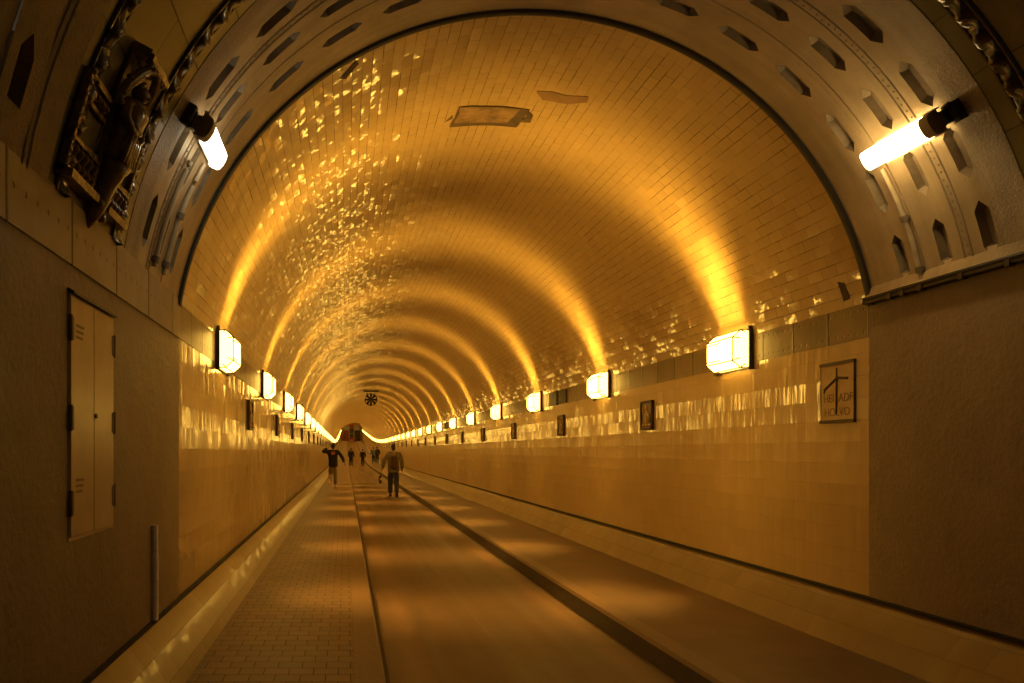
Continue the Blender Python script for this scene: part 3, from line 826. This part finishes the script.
# ------------------------------------------------------------------ ventilator hanging from the crown
t = tag(empty('ventilator', (0.0, 42.0, 4.13)), 'round dark ventilator hanging from the crown of the vault', 'fan')
m = MB(); n = 32
for k in range(n):
    a, b = 2*PI*k/n, 2*PI*(k+1)/n
    for (r0, y0), (r1, y1) in (((0.30, -0.15), (0.33, -0.15)), ((0.33, -0.15), (0.33, 0.15)), ((0.33, 0.15), (0.30, 0.15)), ((0.30, 0.15), (0.30, -0.15))):
        m.poly([(r0*math.cos(a), y0, r0*math.sin(a)), (r0*math.cos(b), y0, r0*math.sin(b)), (r1*math.cos(b), y1, r1*math.sin(b)), (r1*math.cos(a), y1, r1*math.sin(a))])
m.build('housing', M['black'], t)
m = MB(); m.tube([(0, -0.12, 0), (0, 0.1, 0)], 0.09, 16); m.ball((0, -0.12, 0), (0.09, 0.06, 0.09), 12, 8); m.build('hub', M['black'], t)
for k in range(8):
    a = 2*PI*k/8; m = MB()
    def bl(r, w, tw): return [Vector((r*math.cos(a) - s*w*math.sin(a), s*tw, r*math.sin(a) + s*w*math.cos(a))) for s in (-1, 1)]
    p0, p1, p2 = bl(0.08, 0.035, 0.03), bl(0.2, 0.052, 0.03), bl(0.295, 0.06, 0.025)
    for A, B in ((p0, p1), (p1, p2)):
        m.poly([A[0], A[1], B[1], B[0]])
    o = m.build('blade', M['black'], t); sd = o.modifiers.new('t', 'SOLIDIFY'); sd.thickness = 0.012
m = MB(); m.box(-0.40, 0.40, -0.12, 0.12, 0.40, 0.475)
for s in (-1, 1): m.box(s*0.2 - 0.015, s*0.2 + 0.015, -0.02, 0.02, 0.25, 0.42)
m.build('hanger', M['rim'], t)

# ------------------------------------------------------------------ far end of the tunnel
ze = rise(END)
M['endwall'] = simple('far_wall', (0.45, 0.27, 0.12), 0.6, var=0.3, scale=2)
M['bluepanel'] = simple('blue_grey_panel', (0.30, 0.36, 0.44), 0.5)
M['navy'] = simple('navy_glass', (0.02, 0.025, 0.05), 0.3)
M['redpaint'] = simple('dark_red_paint', (0.22, 0.055, 0.03), 0.5)
m = MB(); P = [(-HW, ROAD - 0.2), (HW, ROAD - 0.2)] + arc_prof(R + 0.05, A0, 180 - A0, 24)
m.poly([(x, END + 0.02, z + ze) for x, z in P]); struct(m.build('wall_end', M['endwall']))
t = tag(empty('lift_gate', (0.0, END - 0.5, ze + ROAD)), 'dark gated lift front with blue-grey panels at the far end of the tunnel', 'gate')
for s in (-1, 1):
    m = MB(); x0, x1 = sorted((s*0.65, s*1.95)); m.box(x0, x1, 0, 0.12, 0.1, 2.55)
    for k in range(5): m.box(x0, x1, -0.03, 0, 0.35 + k*0.46, 0.45 + k*0.46)
    m.build('gate_leaf', M['redpaint'] if s < 0 else M['rim'], t)
    m = MB(); x0, x1 = sorted((s*0.62, s*1.75)); m.box(x0, x1, -0.02, 0.1, 2.65, 3.45); m.build('sign_panel', M['bluepanel'], t)
    m = MB(); m.box(s*0.56 - 0.09, s*0.56 + 0.09, -0.08, 0.16, 0.0, 3.9); m.build('post', M['grey_metal'], t)
m = MB(); m.box(-0.47, 0.47, 0, 0.08, 0.8, 3.0); m.build('window', M['navy'], t)
for z in (1.85,):
    m = MB(); m.box(-0.47, 0.47, -0.03, 0.05, z - 0.05, z + 0.05); m.build('crossbar', M['bluepanel'], t)
m = MB(); m.box(-0.5, 0.5, 0, 0.1, 3.1, 3.9); m.build('header', M['redpaint'], t)
yb = 180.0; zb = rise(yb) + ROAD
t = tag(empty('road_barrier', (0.0, yb, zb)), 'low dark red barrier across the roadway before the far lift gate', 'barrier')
m = MB(); m.box(-0.95, 0.85, -0.05, 0.05, 0.55, 0.95); m.build('board', M['redpaint'], t)
for x in (-0.7, 0.6):
    m = MB(); m.box(x - 0.05, x + 0.05, -0.2, 0.2, 0.0, 0.06); m.box(x - 0.04, x + 0.04, -0.04, 0.04, 0.0, 0.6); m.build('foot', M['dark_metal'], t)

# ------------------------------------------------------------------ people
M['skin'] = simple('skin', (0.42, 0.24, 0.15), 0.5, var=0.08)
M['hair'] = simple('dark_hair', (0.03, 0.02, 0.013), 0.6)
M['blackcloth'] = simple('black_cloth', (0.018, 0.015, 0.014), 0.8)
M['navycloth'] = simple('dark_navy_cloth', (0.022, 0.024, 0.032), 0.8)
M['jeans'] = simple('blue_jeans', (0.045, 0.05, 0.075), 0.8)
M['beige'] = simple('beige_trousers', (0.26, 0.19, 0.11), 0.8)
M['greycloth'] = simple('grey_jacket', (0.22, 0.19, 0.14), 0.8)
M['brownbag'] = simple('brown_backpack', (0.10, 0.055, 0.028), 0.7)
M['shoe'] = simple('shoe_leather', (0.03, 0.022, 0.016), 0.5)
M['whiteshoe'] = simple('pale_shoe_sole', (0.6, 0.5, 0.38), 0.6)
M['logo'] = simple('orange_print', (0.62, 0.20, 0.09), 0.7)

def skin_mesh(name, chains, mat, parent, sub=2):
    """chains: lists of (key, (x,y,z), radius); keys shared between chains join them; the first vertex is the root"""
    idx = {}; V = []; Rr = []; Eg = []
    for ch in chains:
        prev = None
        for key, p, r in ch:
            if key not in idx: idx[key] = len(V); V.append(p); Rr.append(r if isinstance(r, tuple) else (r, r))
            if prev is not None: Eg.append((prev, idx[key]))
            prev = idx[key]
    me = bpy.data.meshes.new(name); me.from_pydata(V, Eg, [])
    o = bpy.data.objects.new(name, me); COL.objects.link(o)
    sk = o.modifiers.new('skin', 'SKIN'); sk.use_smooth_shade = True
    if not me.skin_vertices: me.skin_vertices.new() if hasattr(me.skin_vertices, 'new') else None
    for i, d in enumerate(me.skin_vertices[0].data):
        d.radius = Rr[i]; d.use_root = (i == 0)
    ss = o.modifiers.new('sub', 'SUBSURF'); ss.levels = sub; ss.render_levels = sub
    bpy.context.view_layer.update()
    dg = bpy.context.evaluated_depsgraph_get()
    nm = bpy.data.meshes.new_from_object(o.evaluated_get(dg))
    COL.objects.unlink(o); bpy.data.objects.remove(o)
    nm.materials.clear(); nm.materials.append(mat)
    for p in nm.polygons: p.use_smooth = True
    n = bpy.data.objects.new(name, nm); COL.objects.link(n); n.parent = parent
    return n

def person(name_label, loc, rz, h, pose, cols, group=None, fem=False):
    """pose: joints of a 1.75 m figure facing +y; x to the right. Every limb: (hip, knee, ankle, toe), (shoulder, elbow, wrist)"""
    t = tag(empty('person', loc, rz), name_label, 'person', group)
    k = h / 1.75
    S = lambda p: tuple(c * k for c in p)
    pel, chest, neck, head = pose['pelvis'], pose['chest'], pose['neck'], pose['head']
    top_c, leg_c, hair_c, shoe_c = cols
    ch = [[('pel', S(pel), (0.135*k, 0.10*k)), ('waist', S([(pel[i]*0.5 + chest[i]*0.5) for i in range(3)]), (0.125*k, 0.09*k)), ('chest', S(chest), (0.155*k, 0.105*k)),
           ('neckb', S([chest[i]*0.25 + neck[i]*0.75 for i in range(3)]), (0.075*k, 0.065*k)), ('neck', S(neck), 0.054*k), ('jaw', S((head[0], head[1] + 0.012, head[2] - 0.055)), (0.062*k, 0.075*k)),
           ('head', S((head[0], head[1], head[2] + 0.02)), (0.074*k, 0.092*k)), ('crown', S((head[0], head[1] - 0.005, head[2] + 0.085)), (0.052*k, 0.066*k))]]
    def hand(side, wr, el):
        w = Vector(wr); d = (w - Vector(el)).normalized()
        up = Vector((0, 1, 0)) if abs(d.y) < 0.8 else Vector((0, 0, 1))
        lat = d.cross(up).normalized(); fw = lat.cross(d).normalized()
        palm = w + d * 0.075
        out = [[('wr'+side, S(wr), 0.026*k), ('palm'+side, S(palm), (0.036*k, 0.02*k))]]
        for i, ln in enumerate((0.07, 0.08, 0.075, 0.058)):
            o = fw * (0.03 - 0.02 * i)
            b = w + d * 0.085 + o; mid = b + d * ln * 0.55 + lat * 0.008; tip = b + d * ln * 0.95 + lat * 0.028
            out.append([('palm'+side, S(palm), 0.03*k), ('f%d%s' % (i, side), S(b), 0.0095*k), ('g%d%s' % (i, side), S(mid), 0.009*k), ('h%d%s' % (i, side), S(tip), 0.0075*k)])
        th = w + d * 0.04 + fw * 0.03
        out.append([('palm'+side, S(palm), 0.03*k), ('t'+side, S(th), 0.012*k), ('u'+side, S(th + d*0.035 + fw*0.022), 0.0095*k)])
        return out
    jacket = [[('hemline', S((pel[0], pel[1], pel[2] - 0.17)), (0.215*k, 0.165*k)), ('pel', S((pel[0], pel[1], pel[2] - 0.02)), (0.205*k, 0.155*k)), ('waist', S([(pel[i]*0.5 + chest[i]*0.5) for i in range(3)]), (0.19*k, 0.145*k)), ('chest', S(chest), (0.20*k, 0.145*k)),
               ('neckb', S([chest[i]*0.3 + neck[i]*0.7 for i in range(3)]), (0.09*k, 0.08*k))]]
    trous = [[('pel', S((pel[0], pel[1], pel[2] + 0.06)), (0.15*k, 0.115*k)), ('low', S((pel[0], pel[1], pel[2] - 0.04)), (0.15*k, 0.115*k))]]
    for s, sd in ((-1, 'L'), (1, 'R')):
        hp, kn, an, toe = pose['leg' + sd]; sh, el, wr = pose['arm' + sd]
        ch.append([('pel', S(pel), 0.13*k), ('hip'+sd, S(hp), 0.088*k), ('th'+sd, S([hp[i]*0.5 + kn[i]*0.5 for i in range(3)]), 0.075*k), ('kn'+sd, S(kn), 0.056*k), ('cf'+sd, S([kn[i]*0.65 + an[i]*0.35 for i in range(3)]), 0.055*k), ('an'+sd, S(an), 0.036*k), ('toe'+sd, S(toe), (0.036*k, 0.026*k))])
        ch.append([('chest', S(chest), 0.15*k), ('sh'+sd, S(sh), 0.058*k), ('el'+sd, S(el), 0.042*k), ('fa'+sd, S([el[i]*0.6 + wr[i]*0.4 for i in range(3)]), 0.04*k), ('wr'+sd, S(wr), 0.026*k)])
        ch += hand(sd, wr, el)
        cuff = [wr[i]*0.93 + el[i]*0.07 for i in range(3)]
        jacket.append([('chest', S(chest), 0.18*k), ('sh'+sd, S(sh), 0.085*k), ('ua'+sd, S([sh[i]*0.5 + el[i]*0.5 for i in range(3)]), 0.08*k), ('el'+sd, S(el), 0.073*k), ('cf'+sd, S(cuff), 0.056*k)])
        hem = [an[i]*0.97 + kn[i]*0.03 for i in range(3)]
        trous.append([('low', S((pel[0], pel[1], pel[2] - 0.04)), 0.14*k), ('hip'+sd, S(hp), 0.118*k), ('th'+sd, S([hp[i]*0.5 + kn[i]*0.5 for i in range(3)]), 0.108*k), ('kn'+sd, S(kn), 0.09*k), ('cf'+sd, S([kn[i]*0.6 + an[i]*0.4 for i in range(3)]), 0.086*k), ('hem'+sd, S(hem), 0.078*k)])
    skin_mesh('body', ch, M['skin'], t)
    skin_mesh('jacket', jacket, M[top_c], t); skin_mesh('trousers', trous, M[leg_c], t)
    for sd in ('L', 'R'):
        hp, kn, an, toe = pose['leg' + sd]
        d = (Vector(toe) - Vector(an)).normalized(); a = Vector(an)
        dn = Vector((0, 0, -1)) if abs(d.z) < 0.5 else Vector((0, -1, 0))
        heel = a - d * 0.06 + dn * 0.035
        skin_mesh('shoe', [[('a', S(a + dn*0.03), 0.05*k), ('m', S(a + d*0.10 + dn*0.035), (0.05*k, 0.04*k)), ('t', S(a + d*0.20 + dn*0.045), (0.044*k, 0.03*k))], [('a', S(a + dn*0.03), 0.05*k), ('h', S(heel), (0.044*k, 0.04*k))]], M[shoe_c], t)
    # hair, eyes, mouth, nose, ears
    hx_, hy_, hz_ = head
    m = MB(); m.ball(S((hx_, hy_ - 0.02, hz_ + 0.045)), (0.088*k, 0.098*k, 0.092*k), 16, 12); m.ball(S((hx_, hy_ - 0.052, hz_ - 0.03)), (0.072*k, 0.055*k, 0.075*k), 12, 9)
    m.build('hair', M[hair_c], t, smooth=True)
    m = MB()
    for s in (-1, 1): m.ball(S((hx_ + s*0.031, hy_ + 0.083, hz_ + 0.012)), 0.0105*k, 8, 6)
    m.build('eyes', M['shoe'], t, smooth=True)
    m = MB(); m.tube([S((hx_, hy_ + 0.088, hz_ + 0.012)), S((hx_, hy_ + 0.112, hz_ - 0.028)), S((hx_, hy_ + 0.085, hz_ - 0.033))], [0.007*k, 0.013*k, 0.007*k], 8); m.build('nose', M['skin'], t, smooth=True)
    m = MB(); m.tube([S((hx_ - 0.024, hy_ + 0.082, hz_ - 0.062)), S((hx_, hy_ + 0.09, hz_ - 0.063)), S((hx_ + 0.024, hy_ + 0.082, hz_ - 0.062))], 0.006*k, 6); m.build('mouth', M['logo'], t, smooth=True)
    for s in (-1, 1):
        m = MB(); m.ball(S((hx_ + s*0.082, hy_ + 0.0, hz_ - 0.002)), (0.01*k, 0.02*k, 0.03*k), 8, 6); m.build('ear', M['skin'], t, smooth=True)
    return t

def stride(fl, bl, lift=0.0, lean=0.02, armL=None, armR=None, swing=0.15):
    """walking pose: left foot at y=fl, right foot at y=bl"""
    z = 0.93
    def leg(s, fy, lift):
        hp = (s*0.09, 0.0, z - 0.05)
        if fy >= 0: kn = (s*0.095, fy*0.55 + 0.05, 0.49 + lift*0.3); an = (s*0.095, fy, 0.085 + lift); toe = (s*0.105, fy + 0.16, 0.05 + lift)
        else: kn = (s*0.095, fy*0.30 + 0.05, 0.50 + lift*0.1); an = (s*0.095, fy, 0.13 + lift); toe = (s*0.105, fy + 0.12, 0.035 + lift*0.75)
        return (hp, kn, an, toe)
    P = {'pelvis': (0, 0, z), 'chest': (0, lean, 1.30), 'neck': (0, lean + 0.015, 1.50), 'head': (0, lean + 0.035, 1.625)}
    P['legL'] = leg(-1, fl, lift if fl < 0 else 0.0); P['legR'] = leg(1, bl, lift if bl < 0 else 0.0)
    P['armL'] = armL or ((-0.20, lean, 1.41), (-0.265, lean - swing*0.5, 1.13), (-0.27, lean + 0.02 - swing*0.6, 0.88))
    P['armR'] = armR or ((0.20, lean, 1.41), (0.265, lean + swing*0.2, 1.13), (0.26, lean + 0.12 + swing, 0.90))
    return P

# nearest walker on the left walkway: hand to the head, one foot swung back
pA = stride(-0.02, 0.05, armL=((-0.20, 0.02, 1.42), (-0.44, 0.03, 1.40), (-0.22, 0.10, 1.57)), armR=((0.20, 0.02, 1.41), (0.37, 0.0, 1.17), (0.44, 0.10, 0.97)))
pA['legL'] = ((-0.09, 0.0, 0.88), (-0.10, 0.05, 0.47), (-0.155, -0.33, 0.27), (-0.17, -0.40, 0.13))
pA['legR'] = ((0.09, 0.0, 0.88), (0.09, 0.03, 0.49), (0.085, 0.0, 0.085), (0.09, 0.15, 0.05))
a = person('person in black jacket walking away on left walkway with a hand raised to the head', (-1.82, 31.8, 0.0), 0.0, 1.74, pA, ('blackcloth', 'beige', 'hair', 'whiteshoe'))
m = MB(); m.box(-0.075, 0.075, -0.150, -0.12, 1.30, 1.40)
for i in range(3): m.box(-0.06 + 0.045*i, -0.03 + 0.045*i, -0.153, -0.12, 1.27, 1.295)
m.build('back_print', M['logo'], a)

# walker on the carriageway with backpack and bag
pB = stride(0.22, -0.22, lean=0.03, armL=((-0.20, 0.02, 1.41), (-0.32, -0.02, 1.15), (-0.37, 0.03, 0.91)), armR=((0.20, 0.02, 1.41), (0.285, 0.0, 1.14), (0.29, 0.06, 0.89)))
b = person('person walking away on the roadway in grey jacket and jeans with brown backpack', (0.31, 27.3, ROAD), 0.0, 1.82, pB, ('greycloth', 'jeans', 'hair', 'shoe'))
m = MB()
for (z0, z1, d, w) in ((0.98, 1.40, 0.16, 0.125), ): m.prism([(-w, z0), (w, z0), (w*1.04, z0 + 0.2), (w*0.9, z1), (-w*0.9, z1), (-w*1.04, z0 + 0.2)], -0.28, -0.12)
o = m.build('backpack', M['brownbag'], b); bv = o.modifiers.new('b', 'BEVEL'); bv.width = 0.035; bv.segments = 3
for s in (-1, 1):
    m = MB(); m.tube([(s*0.10, -0.13, 1.40), (s*0.105, 0.0, 1.545), (s*0.11, 0.16, 1.42), (s*0.14, 0.12, 1.15), (s*0.13, -0.14, 1.02)], 0.018, 6); m.build('shoulder_strap', M['brownbag'], b)
t = tag(empty('carrier_bag', (0.31 - 0.45, 27.33, ROAD + 0.46)), 'dark carrier bag with pale patch in the left hand of the walker with backpack', 'bag')
m = MB(); m.prism([(-0.035, 0.0), (0.035, 0.0), (0.045, 0.26), (-0.045, 0.26)], -0.15, 0.15); o = m.build('pouch', M['blackcloth'], t); bv = o.modifiers.new('b', 'BEVEL'); bv.width = 0.02; bv.segments = 2
m = MB(); m.tube([(0, -0.09, 0.25), (0.01, -0.03, 0.36), (0.01, 0.03, 0.36), (0, 0.09, 0.25)], 0.009, 6); m.build('handle', M['blackcloth'], t)
m = MB(); m.box(-0.02, 0.04, -0.156, -0.148, 0.12, 0.20); m.build('pale_patch', M['whiteshoe'], t)

FP = 'people far down the tunnel'
person('distant person in dark clothes walking on the roadway, nearest the left kerb', (-0.81, 80.0, ROAD + rise(80)), 0.0, 1.82, stride(0.2, -0.2), ('navycloth', 'navycloth', 'hair', 'shoe'), FP)
person('slim distant person in black walking in the middle of the roadway', (0.39, 81.0, ROAD + rise(81)), 0.0, 1.74, stride(0.05, -0.1), ('blackcloth', 'blackcloth', 'hair', 'shoe'), FP)
person('left person of the distant pair on the right walkway', (1.62, 86.0, rise(86)), 0.0, 1.76, stride(-0.12, 0.15), ('navycloth', 'blackcloth', 'hair', 'shoe'), FP)
person('right person of the distant pair on the right walkway', (2.05, 86.6, rise(86.6)), 0.0, 1.80, stride(0.2, -0.2), ('blackcloth', 'navycloth', 'hair', 'shoe'), FP)

# ------------------------------------------------------------------ light, camera
w = bpy.data.worlds.new('World'); scene.world = w; w.use_nodes = True
w.node_tree.nodes['Background'].inputs[0].default_value = (1.0, 0.72, 0.42, 1); w.node_tree.nodes['Background'].inputs[1].default_value = 0.035

cam = bpy.data.cameras.new('camera'); co = bpy.data.objects.new('camera', cam); COL.objects.link(co)
cam.sensor_width = 36.0; cam.lens = 800 / 1024 * 36.0
cam.shift_x = (512 - 346) / 1024; cam.shift_y = (451 - 341.5) / 1024
cam.clip_start = 0.05; cam.clip_end = 500
co.location = (-1.31, 0.0, 1.43); co.rotation_euler = (math.radians(90), 0, 0)
scene.camera = co
scene.view_settings.view_transform = 'Standard'; scene.view_settings.look = 'None'
scene.view_settings.exposure = 0.0; scene.view_settings.gamma = 1.0
cy = scene.cycles
cy.max_bounces = 8; cy.diffuse_bounces = 5; cy.glossy_bounces = 4; cy.sample_clamp_indirect = 6.0; cy.sample_clamp_direct = 0
